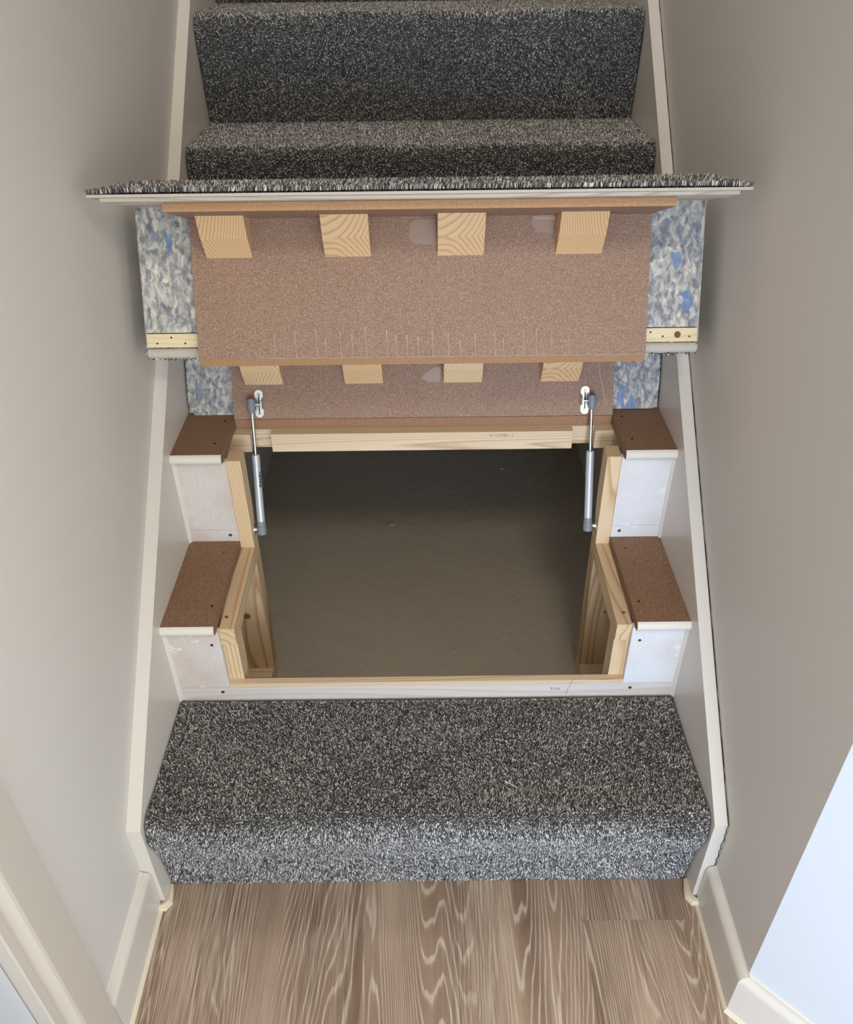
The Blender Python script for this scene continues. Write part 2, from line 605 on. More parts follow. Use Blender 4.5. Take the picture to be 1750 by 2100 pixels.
box('wall_left', 'wall', -XW - 0.10, -XW, -3.0, -1.10, 0.0, HF, kind='structure')
box('wall_left', 'wall', -XW - 0.10, -XW, -1.10, -0.245, 2.1, HF, kind='structure')

# ------------------------------------------------------------------ the staircase
stair = thing('staircase', 'staircase with cream stringers and cut-away brown treads under the raised hatch', 'staircase')
SL = R / G
zs = lambda y: 0.204 + (y + 0.042) * SL
for s in (-1, 1):
    poly = [(-0.042, 0.0), (-0.042, 0.204), (2.75, zs(2.75)), (2.75, zs(2.75) - 0.36), (0.20, 0.0)]
    x0, x1 = sorted((s * XS, s * (XW - (0.0007 if s > 0 else 0.0002))))
    st = prism('stringer', 'gloss', poly, x0, x1, 'x', stair, bevel=0.0015)
    tube('caulk_bead', 'caulk', [(s * 0.428, -0.012, 0.006), (s * 0.427, -0.028, 0.006), (s * 0.426, -0.042, 0.006), (s * 0.431, -0.050, 0.006), (s * 0.438, -0.051, 0.006)], [0.004, 0.007, 0.008, 0.008, 0.006], st)
# jagged paint crack between the right stringer and the wall
bm = bmesh.new()
prev = None
for i in range(160):
    y = -0.042 + i * 0.0085
    z = zs(y) + 0.0006
    x = XW - 0.0011 + random.uniform(-0.0005, 0.0002)
    w = random.uniform(0.0002, 0.0006)
    cur = (bm.verts.new((x - w, y, z)), bm.verts.new((x + w, y, z)))
    if prev:
        bm.faces.new((prev[0], prev[1], cur[1], cur[0]))
    prev = cur
for i in range(24):
    z = 0.2046 - i * 0.0046
    x = XW - 0.0016 + random.uniform(-0.0016, 0.0004)
    cur = (bm.verts.new((x - 0.0006, -0.0428, z)), bm.verts.new((x + 0.0006, -0.0428, z)))
    bm.faces.new((prev[0], prev[1], cur[1], cur[0]))
    prev = cur
finish(bm, 'paint_crack', 'crack', stair)

# bottom step carcass under the carpet
box('tread', 'mdf_tread', -XS, XS, -NO, G + 0.004, R - 0.018, R, stair, 0.004)
box('riser', 'mdf_tread', -XS, XS, 0.0, 0.012, 0.0, R - 0.018, stair)


def tread_stub(kk, s, y1):
    z1 = zt(kk)
    z0 = z1 - 0.018
    yn = yr(kk) - NO
    xo, xn, xb = s * XS, s * 0.3430, s * 0.3395
    bm = bmesh.new()
    prof = [(y1, z0), (y1, z1), (yn + 0.006, z1)]
    prof += [(yn + 0.009 - 0.009 * math.sin(a), (z0 + z1) / 2 + 0.009 * math.cos(a)) for a in [math.pi * t / 8 for t in range(1, 8)]]
    prof += [(yn + 0.006, z0)]

    def xin(y):
        t = min(max((y - yn) / (G), 0), 1)
        return xn + (xb - xn) * t
    A = [bm.verts.new((xo, y, z)) for y, z in prof]
    B = [bm.verts.new((xin(y), y, z)) for y, z in prof]
    bm.faces.new(A)
    bm.faces.new(B[::-1])
    for i in range(len(prof)):
        j = (i + 1) % len(prof)
        bm.faces.new((A[i], A[j], B[j], B[i]))
    o = finish(bm, 'tread_stub', 'mdf_tread', stair)
    # white painted bullnose (a thin coat wrapped on the front edge)
    npf = [(yn + 0.0052, z1 + 0.0003)]
    npf += [(yn + 0.0088 - 0.0096 * math.sin(a), (z0 + z1) / 2 + 0.0096 * math.cos(a)) for a in [math.pi * t / 10 for t in range(1, 10)]]
    npf += [(yn + 0.0052, z0 - 0.0003), (yn + 0.012, z0 - 0.0003), (yn + 0.012, z0 + 0.002), (yn + 0.004, z0 + 0.004), (yn + 0.004, z1 - 0.003)]
    prism('nosing_paint', 'nose', npf, min(xo, xn), max(xo, xn), 'x', o, smooth=False)
    return o


def screw(parent, p, nrm, r=0.0026, head=True, name='screw_hole'):
    p, nrm = Vector(p), Vector(nrm).normalized()
    bm = bmesh.new()
    cyl_bm(bm, p + nrm * 0.0002, p + nrm * 0.0006, r, n=12)
    o = finish(bm, name, 'hole', parent)
    if head:
        bm = bmesh.new()
        c = p + nrm * 0.0006
        u = nrm.orthogonal().normalized()
        v = nrm.cross(u)
        cyl_bm(bm, c + u * r * 0.15, c + u * r * 0.15 + nrm * 0.0005, r * 0.55, n=10)
        h = finish(bm, 'screw', 'brass', parent)
        if parent is None:
            h.parent = o
    return o


for s in (-1, 1):
    t2 = tread_stub(2, s, G * 2 + 0.02)
    t3 = tread_stub(3, s, G * 3 + 0.02)
    for (x, y, hd) in ((0.362, 0.405, True), (0.355, 0.262, False)):
        screw(t2, (s * x, y, zt(2)), (0, 0, 1), 0.0022, hd)
    for (x, y, hd) in ((0.357, 0.545, False), (0.36, 0.468, False)):
        screw(t3, (s * x, y, zt(3)), (0, 0, 1), 0.0022, hd)
    x0, x1 = sorted((s * XS, s * 0.3395))
    # riser stubs: main piece and the narrow piece below its joint line
    r3 = box('riser_stub', 'washed%d' % s, x0, x1, yr(3), yr(3) + 0.012, 0.4062, zt(3) - 0.018, stair, 0.0006)
    box('riser_stub', 'washed%d' % s, x0, x1, yr(3) + 0.0002, yr(3) + 0.012, zt(2), 0.4056, stair, 0.0006)
    r2 = box('riser_stub', 'washed%d' % s, x0, x1, yr(2), yr(2) + 0.012, 0.2305, zt(2) - 0.018, stair, 0.0006)
    screw(r3, (s * 0.354, yr(3) + 0.0002, 0.3935), (0, -1, 0), 0.0030)
    screw(r2, (s * 0.354, yr(2), 0.333), (0, -1, 0), 0.0026, s > 0)
    # paint filler line in the corner against the stringer
    for zz0, zz1, yy in ((zt(2), zt(3) - 0.018, yr(3)), (zt(1) + 0.01, zt(2) - 0.018, yr(2))):
        px = s * XS
        prism('caulk_bead', 'nose', [(px, yy), (px - s * 0.005, yy), (px - s * 0.002, yy - 0.004), (px, yy - 0.006)], zz0, zz1, 'z', stair)

# sill board of the opening with its notch for the hatch
bm = bmesh.new()
box_bm(bm, -XS, XS, yr(2), yr(2) + 0.012, 0.185, 0.2299)
sill = finish(bm, 'sill_board', 'sill', stair, bevel=0.0006)
box('sill_lip', 'pine_x', -XI, XI, yr(2) + 0.0004, yr(2) + 0.0125, 0.2299, 0.2385, stair, 0.0006)
for s in (-1, 1):
    screw(sill, (s * 0.353, yr(2), 0.2185), (0, -1, 0), 0.0030)

# rear half of tread three that stays in place, its cut edge to the front
box('tread_back', 'mdf_edge2', -XI, XI, 0.5495, G * 3 + 0.02, zt(3) - 0.018, zt(3) - 0.0004, stair, 0.0006)
# closed steps above
for kk in (4, 5, 6, 7, 8, 9, 10):
    box('riser', 'mdf_tread', -XS, XS, yr(kk), yr(kk) + 0.012, zt(kk - 1), zt(kk) - 0.018, stair)
    box('tread', 'mdf_tread', -XS, XS, yr(kk) - NO, yr(kk + 1) + 0.012, zt(kk) - 0.018, zt(kk), stair, 0.004)

# ------------------------------------------------------------------ pine framing inside the opening
hdr = thing('header_rail', 'pale pine rail with two notches across the back of the opening', 'timber rail', (0, 0.527, 0.517))


def notched_header():
    bm = bmesh.new()
    xs = [(-0.36, -0.3123, 0), (-0.3123, -0.275, 1), (-0.275, 0.2687, 0), (0.2687, 0.3089, 1), (0.3089, 0.36, 0)]
    for x0, x1, cut in xs:
        if cut:
            box_bm(bm, x0, x1, 0.5445, 0.575, 0.514, zt(3) - 0.0184)
        else:
            box_bm(bm, x0, x1, 0.5272, 0.575, 0.514, zt(3) - 0.0184)
    bmesh.ops.remove_doubles(bm, verts=bm.verts, dist=1e-5)
    return child_of(finish(bm, 'rail', 'pine_x', None), hdr)


notched_header()

FR = {}
for s in (-1, 1):
    side = 'left' if s < 0 else 'right'
    fr = thing('timber_frame', {-1: 'pine frame of posts and rail at the opening edge below the lettered gas strut',
                                1: 'pine frame of posts and rail at the opening edge below the plain gas strut'}[s], 'timber frame', (s * 0.328, 0.35, 0.0), 'pine frames lining the opening')
    FR[s] = fr
    a, b = sorted((s * 0.315, s * 0.3395))

    def part(name, mat, x0, x1, y0, y1, z0, z1, bev=0.0022):
        x0, x1 = sorted((x0, x1))
        return child_of(box(name, mat, x0, x1, y0, y1, z0, z1, None, bev), fr)
    up = part('upper_post', 'pine_z', a, b, 0.4404, 0.476, zt(2) - 0.0183, zt(3) - 0.0185, 0.003)
    ra = part('rail', 'pine_y', a, b, 0.2262, 0.476, 0.3257, zt(2) - 0.0183, 0.003)
    fp = part('front_post', 'pine_z', a, b, 0.2305, 0.2655, 0.0, 0.3257)
    sd = part('stud', 'pine_stud', s * 0.315, s * 0.405, 0.4380, 0.4763, 0.0435, 0.3257)
    part('sole_plate', 'pine_x', s * 0.3165, s * 0.405, 0.2655, 0.4763, 0.0, 0.0435)
    for nm in ():
        pass
    child_of(screw(None, (s * 0.328 + (0.003 if s > 0 else -0.004), 0.255, zt(2) - 0.0183), (0, 0, 1), 0.0030), fr)
    # knot on the stud
    bm = bmesh.new()
    cyl_bm(bm, (s * 0.352, 0.4380, 0.19), (s * 0.352, 0.4377, 0.19), 0.0075 if s < 0 else 0.003, n=14)
    child_of(finish(bm, 'knot', 'knot', None), fr)

# ------------------------------------------------------------------ hatch lid (hinged at the back, swung up past upright)
TH = math.radians(113.0)
D = Vector((0, -math.cos(TH), math.sin(TH)))       # along the underside of the treads, away from the hinge
N = Vector((0, -math.sin(TH), -math.cos(TH)))      # out of the underside
LOW = Vector((0, 0.548, 0.5705))
BIG = Vector((0, 0.3985, 0.757))


def L(base, s, off, tilt=False):
    if tilt and off > 0:
        s -= 0.034 * off
    p = base + D * s + N * off
    return (p.y, p.z)


lid = thing('hatch_lid', 'raised brown hatch lid of two steps with glue blocks, underlay and grey carpet', 'hatch', (0, 0.548, 0.5705))


def lp(name, mat, base, pts, x0, x1, bevel=0.0006, tilt=False, **props):
    return child_of(prism(name, mat, [L(base, *p, tilt) for p in pts], x0, x1, 'x', None, bevel, **props), lid)


XB = 0.341
TB = 0.018
OFF_B = (BIG - LOW).dot(N)
S_B = (BIG - LOW).dot(D)
# lower board (underside of tread three), riser three, tread two, riser two
lp('tread_board', 'mdf', LOW, [(0.0, 0), (0.1175, 0), (0.1175, -TB), (0.0, -TB)], -XB, XB)
lp('riser_board', 'mdf', LOW, [(0.1175, -TB), (0.1175, OFF_B - TB), (0.1295, OFF_B - TB), (0.1295, -TB)], -XB, XB)
lp('tread_board', 'mdf', BIG, [(0.0042, 0.0), (0.2086, 0.0), (0.2086, -TB), (-0.0065, -TB), (-0.0065, -0.0135)], -XB, XB)
lp('board_edge', 'mdf_edge', BIG, [(0.0042, 0.0002), (0.0036, -0.0006), (-0.0068, -0.0137), (-0.0068, -0.0132)], -XB, XB, 0)
lp('riser_board', 'mdf', BIG, [(0.2086, -TB), (0.2086, 0.124), (0.2200, 0.124), (0.2200, -TB)], -XB, XB, tilt=True)
lp('board_edge', 'mdf_edge', BIG, [(0.2086, 0.124), (0.2086, 0.1262), (0.2096, 0.1268), (0.2192, 0.1268), (0.2200, 0.1262), (0.2200, 0.124)], -XB, XB, 0, tilt=True)

# eight glue blocks (kite section: two legs on the boards, a slight ridge)
bm = bmesh.new()
q = [(0, 0), (-0.056, 0), (-0.0315, 0.0315), (0, 0.056)]
A = [bm.verts.new((-0.034, y, z)) for y, z in q]
B = [bm.verts.new((0.034, y, z)) for y, z in q]
bm.faces.new(A)
bm.faces.new(B[::-1])
for i in range(4):
    bm.faces.new((A[i], A[(i + 1) % 4], B[(i + 1) % 4], B[i]))
blk0 = finish(bm, 'wood_block', 'block', None, bevel=0.0008, seg=1)
mat_lid = Matrix(((1, 0, 0), (0, D.y, N.y), (0, D.z, N.z))).to_4x4()
nb = 0
for base, sc, xs in ((BIG, 0.2086, (-0.284, -0.108, 0.059, 0.234)), (LOW, 0.1175, (-0.283, -0.105, 0.071, 0.2435))):
    for x in xs:
        o = blk0 if nb == 0 else blk0.copy()
        if nb:
            COL.objects.link(o)
        nb += 1
        p = base + D * sc + N * 0.0002
        m = mat_lid.copy()
        m.translation = Vector((x, p.y, p.z)) - lid.location
        o.parent = lid
        o.matrix_parent_inverse = Matrix.Identity(4)
        o.matrix_basis = m

# underlay wings, carpet backing, gripper rod, edging strip
XU = 0.4245


def irregular_sheet(name, mat, base, s0, s1, o0, o1, x0, x1, n=26, amp=0.0012, round_low=0.0):
    """slab whose outer (x1) edge is slightly ragged, like knife-cut foam"""
    bm = bmesh.new()
    rows = []
    for i in range(n + 1):
        t = i / n
        s = s0 + (s1 - s0) * t
        e = x1 + random.uniform(-amp, amp)
        if round_low and t < 0.3:
            e -= math.copysign(round_low * (1 - t / 0.3) ** 2, x1)
        row = []
        for off in (o0, o1):
            for x in (x0, e):
                yy, zz = L(base, s, off)
                row.append(bm.verts.new((x, yy, zz)))
        rows.append(row)
    for a, b in zip(rows, rows[1:]):
        for i, j in ((0, 1), (1, 3), (3, 2), (2, 0)):
            bm.faces.new((a[i], a[j], b[j], b[i]))
    bm.faces.new((rows[0][0], rows[0][2], rows[0][3], rows[0][1]))
    bm.faces.new((rows[-1][0], rows[-1][1], rows[-1][3], rows[-1][2]))
    return child_of(finish(bm, name, mat, None), lid)


for s in (-1, 1):
    irregular_sheet('underlay', 'underlay', BIG, 0.0445, 0.232, -TB - 0.0085, -TB - 0.0005, s * 0.30, s * XU)
    irregular_sheet('underlay', 'underlay', LOW, 0.006 + (0.003 if s > 0 else 0), 0.113, -TB - 0.0085, -TB - 0.0005, s * 0.30, s * 0.427, round_low=0.010)
# gripper rod: pale timber strip with nails, only its ends show
gr = lp('gripper_rod', 'ply', BIG, [(0.0225, -TB - 0.0005), (0.0430, -TB - 0.0005), (0.0430, -TB - 0.0070), (0.0225, -TB - 0.0070)], -0.4235, 0.4235, 0.0005)
for x, s in ((-0.408, 0.0285), (-0.386, 0.0375), (-0.365, 0.0285), (0.352, 0.0368), (0.371, 0.0305), (0.412, 0.0300)):
    p = BIG + D * s + N * (-TB - 0.0004)
    bm = bmesh.new()
    cyl_bm(bm, (x, p.y, p.z), Vector((x, p.y, p.z)) + N * 0.0007, 0.0014, n=8)
    o = finish(bm, 'nail', 'hole', None)
    o.parent = gr
    o.matrix_parent_inverse = (Matrix.Translation(lid.location) @ gr.matrix_parent_inverse).inverted() if False else Matrix.Identity(4)
p = BIG + D * 0.0330 + N * (-TB - 0.0004)
bm = bmesh.new()
cyl_bm(bm, (0.3935, p.y, p.z), Vector((0.3935, p.y, p.z)) + N * 0.0007, 0.0050, n=14)
kn = finish(bm, 'knot', 'knot', gr)
# rolled carpet backing at the inner corner below the rod
rc = []
for i in range(9):
    a = math.pi * i / 8
    rc.append((0.0135 - 0.0075 * math.cos(a) * 1.1, -TB - 0.010 + 0.0075 * math.sin(a)))
rc += [(0.0225, -TB - 0.016), (0.0045, -TB - 0.016)]
lp('carpet_fold', 'backing', BIG, rc, -0.4250, 0.4250, 0)
# thin timber edging under the carpet flap
lp('edging_strip', 'ply2', BIG, [(0.2203, 0.100), (0.2203, 0.1475), (0.2253, 0.1475), (0.2253, 0.100)], -0.416, 0.416, 0.0005, tilt=True)

# glue: drips and beads
drips = [(562, 690), (604, 677), (647, 674), (667, 691), (697, 678), (721, 682), (749, 668), (793, 676), (812, 685), (834, 685),
         (857, 688), (886, 676), (919, 681), (943, 694), (974, 682), (1014, 677), (1032, 691), (1050, 709), (1074, 674),
         (1100, 672), (1131, 692), (1166, 686)]


def pix_on_lid(px, py, base, off):
    x, y = (px - 875) / F_PX, -(py - 1050) / F_PX
    r = S.camera.matrix_world.to_3x3() @ Vector((x, y, -1))
    c = Vector(CAM)
    t = (base + N * off - c).dot(N) / r.dot(N)
    return c + r * t


for px, py in drips:
    top = pix_on_lid(px, py, BIG, 0.0006)
    ln = (top - BIG).dot(D) - 0.0045
    pts, rad = [], []
    for i, (t, r) in enumerate(((0, 0.0012), (0.04, 0.0021), (0.12, 0.0009), (0.5, 0.0009), (0.85, 0.0010), (0.95, 0.0018), (1.0, 0.003))):
        pts.append(top - D * ln * t + Vector((0.0015 * t, 0, 0)))
        rad.append(r)
    child_of(tube('glue_drip', 'glue', pts, rad, None, 6), lid)
pts, rad = [], []
for i in range(60):
    x = -0.24 + 0.58 * i / 59
    p = BIG + D * (0.0052 + 0.0006 * math.sin(i * 2.3)) + N * 0.0004
    pts.append((x, p.y, p.z))
    rad.append(0.0006 + 0.0010 * abs(math.sin(i * 1.7 + 0.6 * math.sin(i))))
child_of(tube('glue_bead', 'glue', pts, rad, None, 6), lid)
pts = [pix_on_lid(*p, LOW, 0.0006) for p in ((1228, 742), (1232, 775), (1238, 800), (1241, 822), (1245, 833))]
child_of(tube('glue_bead', 'glue', pts, [0.0016, 0.002, 0.0026, 0.002, 0.0006], None, 6), lid)


def glue_smear(base, pix):
    bm = bmesh.new()
    vs = [bm.verts.new(pix_on_lid(px, py, base, 0.0007)) for px, py in pix]
    bm.faces.new(vs)
    child_of(finish(bm, 'glue_smear', 'glue_thin', None), lid)


glue_smear(BIG, [(1090, 441), (1138, 440), (1134, 480), (1100, 474), (1092, 462)])
glue_smear(BIG, [(842, 456), (858, 449), (893, 449), (896, 502), (850, 500), (838, 488)])
glue_smear(LOW, [(870, 766), (893, 752), (904, 752), (903, 783), (880, 784), (864, 776)])
# drip bead of thick glue along the joint by the fourth block
pg = [BIG + D * 0.2045 + N * 0.004 + Vector((x, 0, 0)) for x in (0.165, 0.178, 0.190, 0.198)]
child_of(tube('glue_bead', 'glue', pg, [0.003, 0.0045, 0.0045, 0.004], None, 8), lid)


# ------------------------------------------------------------------ carpet
def offset_path(path, n_per=0.004):
    """resample a polyline of (y,z) and give positions, tangents"""
    P = np.array(path)
    seg = np.linalg.norm(np.diff(P, axis=0), axis=1)
    cum = np.concatenate([[0], np.cumsum(seg)])
    return P, cum


def path_at(P, cum, s):
    y = np.interp(s, cum, P[:, 0])
    z = np.interp(s, cum, P[:, 1])
    return y, z


def smooth_path(pts, r, n=7):
    """round the corners of a polyline; pts entries are (y, z, radius or None)"""
    out = []
    for i, p in enumerate(pts):
        rr = p[2] if len(p) > 2 else r
        if i in (0, len(pts) - 1) or rr <= 0:
            out.append((p[0], p[1]))
            continue
        a, b, c = (np.array(pts[j][:2]) for j in (i - 1, i, i + 1))
        u, v = a - b, c - b
        lu, lv = np.linalg.norm(u), np.linalg.norm(v)
        u, v = u / lu, v / lv
        ang = math.acos(np.clip(np.dot(u, v), -1, 1))
        t = min(rr / math.tan(ang / 2), lu * 0.48, lv * 0.48)
        p0, p2 = b + u * t, b + v * t
        for k in range(n + 1):
            w = k / n
            out.append(tuple((1 - w) ** 2 * p0 + 2 * w * (1 - w) * b + w * w * p2))
    return out


def value_noise(x, y, seed):
    r = np.random.default_rng(seed)
    g = r.random((64, 64))
    xi, yi = np.floor(x).astype(int), np.floor(y).astype(int)
    fx, fy = x - xi, y - yi
    fx, fy = fx * fx * (3 - 2 * fx), fy * fy * (3 - 2 * fy)
    q = lambda a, b: g[a % 64, b % 64]
    return (q(xi, yi) * (1 - fx) + q(xi + 1, yi) * fx) * (1 - fy) + (q(xi, yi + 1) * (1 - fx) + q(xi + 1, yi + 1) * fx) * fy


PAL = np.array([srgb(74, 73, 74)[:3], srgb(110, 108, 108)[:3], srgb(146, 144, 143)[:3], srgb(186, 184, 183)[:3], srgb(228, 226, 224)[:3]])
PRB = np.array([0.22, 0.24, 0.22, 0.18, 0.14])


def pile(name, path, side, x0, x1, parent, spacing=0.0029, height=0.0062, rad=0.00135, seed=1, fan=0.0, tail=0.0, bulge=0.0, curl=0.0):
    """cut pile: one short bent yarn per tuft, on the side given by +1/-1 of the path's left normal"""
    r = np.random.default_rng(seed)
    P, cum = offset_path(path)
    ns, nx = int(cum[-1] / spacing), int((x1 - x0) / spacing)
    ss, xx = np.meshgrid((np.arange(ns) + 0.5) * spacing, x0 + (np.arange(nx) + 0.5) * spacing, indexing='ij')
    ss = (ss + r.uniform(-0.45, 0.45, ss.shape) * spacing).ravel().clip(0, cum[-1])
    xx = (xx + r.uniform(-0.45, 0.45, xx.shape) * spacing).ravel().clip(x0, x1)
    # even spacing at the tips: go by the arc length of the path offset by the pile height
    sd = np.linspace(0, cum[-1], 1200)
    py, pz = path_at(P, cum, sd)
    ty, tz = np.gradient(py), np.gradient(pz)
    tl = np.hypot(ty, tz) + 1e-12
    oy, oz = py - tz / tl * side * height, pz + ty / tl * side * height
    co = np.concatenate([[0], np.cumsum(np.hypot(np.diff(oy), np.diff(oz)))])
    co = 0.5 * co / co[-1] + 0.5 * sd / cum[-1]
    ss = np.interp(ss / cum[-1], co, sd)
    n = len(ss)
    y, z = path_at(P, cum, ss)
    y2, z2 = path_at(P, cum, np.minimum(ss + 0.003, cum[-1]))
    y1_, z1_ = path_at(P, cum, np.maximum(ss - 0.003, 0))
    T = np.stack([np.zeros(n), y2 - y1_, z2 - z1_], 1)
    T /= np.linalg.norm(T, axis=1, keepdims=True) + 1e-9
    Nn = np.stack([np.zeros(n), -T[:, 2], T[:, 1]], 1) * side
    X = np.tile(np.array([1.0, 0, 0]), (n, 1))
    base = np.stack([xx, y, z], 1)
    if bulge:
        de = cum[-1] - ss
        ex = np.clip(np.minimum(xx - x0, x1 - xx) / 0.05, 0, 1)
        base += Nn * (bulge * np.exp(-((de - 0.030) / 0.022) ** 2) * ex ** 0.7)[:, None]
    # nap: slow drift of the lean
    la = (value_noise(xx * 9 + 50, ss * 14 + 3, seed + 5) - 0.5) * 1.5
    lb = (value_noise(xx * 7 + 20, ss * 16 + 9, seed + 6) - 0.5) * 1.5
    lean = X * (la + r.normal(0, 0.40, n))[:, None] + T * (lb + r.normal(0, 0.42, n))[:, None]
    if fan:
        dl, dr = (xx - x0), (x1 - xx)
        lean += X * (fan * (np.exp(-dr / 0.010) - np.exp(-dl / 0.010)))[:, None]
    if curl:
        e_ = np.exp(-(cum[-1] - ss) / 0.010)
        lean += (X * r.normal(0, curl, n)[:, None] + T * r.normal(0, curl, n)[:, None]) * e_[:, None]
    if tail:
        lean += T * (tail * np.exp(-(cum[-1] - ss) / 0.008))[:, None]
    d1 = Nn + lean * 0.32
    d1 /= np.linalg.norm(d1, axis=1, keepdims=True)
    d2 = Nn + lean * 0.80
    d2 /= np.linalg.norm(d2, axis=1, keepdims=True)
    h = height * r.uniform(0.82, 1.12, n)
    mid = base + d1 * (h * 0.6)[:, None]
    tip = mid + d2 * (h * 0.45)[:, None]
    u = np.cross(d1, X + 0.13)
    u /= np.linalg.norm(u, axis=1, keepdims=True)
    v = np.cross(d1, u)
    ph = r.uniform(0, 6.28, n)
    rr = rad * r.uniform(0.8, 1.15, n)
    V = np.zeros((n, 7, 3))
    for j in range(3):
        c, s_ = np.cos(ph + j * 2.094), np.sin(ph + j * 2.094)
        dirv = u * c[:, None] + v * s_[:, None]
        V[:, j] = base + dirv * (rr * 0.8)[:, None]
        V[:, 3 + j] = mid + dirv * rr[:, None]
    V[:, 6] = tip
    tri = np.array([[0, 1, 4], [0, 4, 3], [1, 2, 5], [1, 5, 4], [2, 0, 3], [2, 3, 5], [3, 4, 6], [4, 5, 6], [5, 3, 6]])
    Fc = (tri[None] + (np.arange(n) * 7)[:, None, None]).reshape(-1, 3)
    me = bpy.data.meshes.new(name)
    me.vertices.add(n * 7)
    me.vertices.foreach_set('co', V.reshape(-1).astype(np.float32))
    me.loops.add(len(Fc) * 3)
    me.loops.foreach_set('vertex_index', Fc.reshape(-1).astype(np.int32))
    me.polygons.add(len(Fc))
    me.polygons.foreach_set('loop_start', (np.arange(len(Fc)) * 3).astype(np.int32))
    me.polygons.foreach_set('loop_total', np.full(len(Fc), 3, np.int32))
    me.update(calc_edges=True)
    # yarn colour of each tuft
    pick = r.choice(5, n, p=PRB)
    colr = PAL[pick] * r.uniform(0.85, 1.15, n)[:, None]
    colr *= np.array([1.0, 0.985, 0.975]) + r.normal(0, 0.02, (n, 3))
    at = me.attributes.new('yarn', 'FLOAT_COLOR', 'POINT')
    ca = np.ones((n, 7, 4), np.float32)
    ca[:, :, :3] = colr[:, None, :]
    at.data.foreach_set('color', ca.reshape(-1))
    me.materials.append(M['yarn'])
    o = bpy.data.objects.new(name, me)
    link(o, None, kind='stuff')
    if parent is not None:
        child_of(o, parent) if parent.location.length > 0 else setattr(o, 'parent', parent)
    return o


def ribbon(name, mat, path, x0, x1, th, side, parent=None, **props):
    """carpet backing: a sheet of thickness th under the path"""
    P = np.array(path)
    T = np.gradient(P, axis=0)
    T /= np.linalg.norm(T, axis=1, keepdims=True) + 1e-9
    Nn = np.stack([-T[:, 1], T[:, 0]], 1) * side
    Q = P - Nn * th
    bm = bmesh.new()
    rows = []
    for p, q_ in zip(P, Q):
        rows.append([bm.verts.new((x, a[0], a[1])) for a in (p, q_) for x in (x0, x1)])
    for a, b in zip(rows, rows[1:]):
        for i, j in ((0, 1), (1, 3), (3, 2), (2, 0)):
            bm.faces.new((a[i], a[j], b[j], b[i]))
    bm.faces.new((rows[0][0], rows[0][2], rows[0][3], rows[0][1]))
    bm.faces.new((rows[-1][0], rows[-1][1], rows[-1][3], rows[-1][2]))
    return finish(bm, name, mat, parent, **props)


XC = 0.4275
# bottom step
low_path = smooth_path([(-0.0035, 0.002), (-0.0130, 0.095, 0.02), (-0.0345, 0.163, 0.03), (-0.0290, 0.2050, 0.03), (0.0350, 0.1990, 0.03), (0.2125, 0.1955), (0.2140, 0.1985)], 0.0, 8)
lc = ribbon('stair_carpet', 'dark_backing', low_path, -XC, XC, 0.0035, 1, None, label='grey speckled carpet covering the bottom step beside the wood-look floor', category='carpet')
pile('pile', low_path, 1, -XC, XC, lc, 0.0022, 0.0054, 0.00112, 11)
# flight above the hatch
up_pts = [(yr(4) - 0.004, zt(3) + 0.003)]
for kk in range(4, 10):
    up_pts += [(yr(kk) - NO - 0.0150, zt(kk) - 0.034, 0.03), (yr(kk) - NO - 0.0120, zt(kk) + 0.0100, 0.03), (yr(kk) + 0.035, zt(kk) + 0.0065, 0.03), (yr(kk + 1) - 0.0045, zt(kk) + 0.0045, 0.0)]
up_path = smooth_path(up_pts, 0.0, 8)
uc = ribbon('stair_carpet', 'dark_backing', up_path, -XC, XC, 0.0035, 1, None, label='dark grey speckled carpet covering the steps above the raised hatch', category='carpet')
# dense pile where the photograph sees it, coarser further up
cut = [i for i, p in enumerate(up_path) if p[1] > zt(6) + 0.02][6]
hid = [i for i, p in enumerate(up_path) if p[1] > zt(4) + 0.08][0]
pile('pile', up_path[:hid], 1, -XC, XC, uc, 0.0045, 0.0070, 0.0021, 15)
pile('pile', up_path[hid - 1:cut], 1, -XC, XC, uc, 0.0025, 0.0054, 0.00126, 12)
pile('pile', up_path[cut - 1:], 1, -XC, XC, uc, 0.0045, 0.0075, 0.0021, 13)
# hatch carpet: over the outside of the lid, hanging past the riser board as a flap
XL = 0.428
cb = TB + 0.0125
hp = [L(LOW, 0.004, -cb), L(LOW, 0.118 + 0.010, -cb) + (0.012,), L(LOW, 0.1375, OFF_B - TB - 0.012) + (0.012,)]
hp += [L(BIG, 0.0035, -cb) + (0.008,), L(BIG, 0.2206 + 0.0115, -cb) + (0.016,), L(BIG, 0.2206 + 0.0085, 0.10, True) + (0.0,), L(BIG, 0.2206 + 0.0072, 0.160, True)]
hat_path = smooth_path(hp, 0.0, 8)
hc = child_of(ribbon('carpet', 'backing', hat_path, -XL, XL, 0.0035, -1, None), lid)
pc = np.array(hat_path)
arc = np.concatenate([[0], np.cumsum(np.linalg.norm(np.diff(pc, axis=0), axis=1))])
sp = arc[-1] - 0.085
ys, zs_ = path_at(pc, arc, sp)
ip = int(np.searchsorted(arc, sp))
back_path = hat_path[:ip] + [(float(ys), float(zs_))]
flap_path = [(float(ys), float(zs_))] + hat_path[ip:]
for o in (pile('pile', back_path, -1, -XL, XL, None, 0.0042, 0.0085, 0.0020, 14, fan=0.9),
          pile('pile', flap_path, -1, -XL, XL, None, 0.0021, 0.0072, 0.00105, 16, fan=0.9, tail=0.8, bulge=0.0125, curl=0.55)):
    o.parent = hc


# ------------------------------------------------------------------ gas struts
def frame_for(ax):
    u = ax.cross(Vector((1, 0, 0))).normalized()
    return u


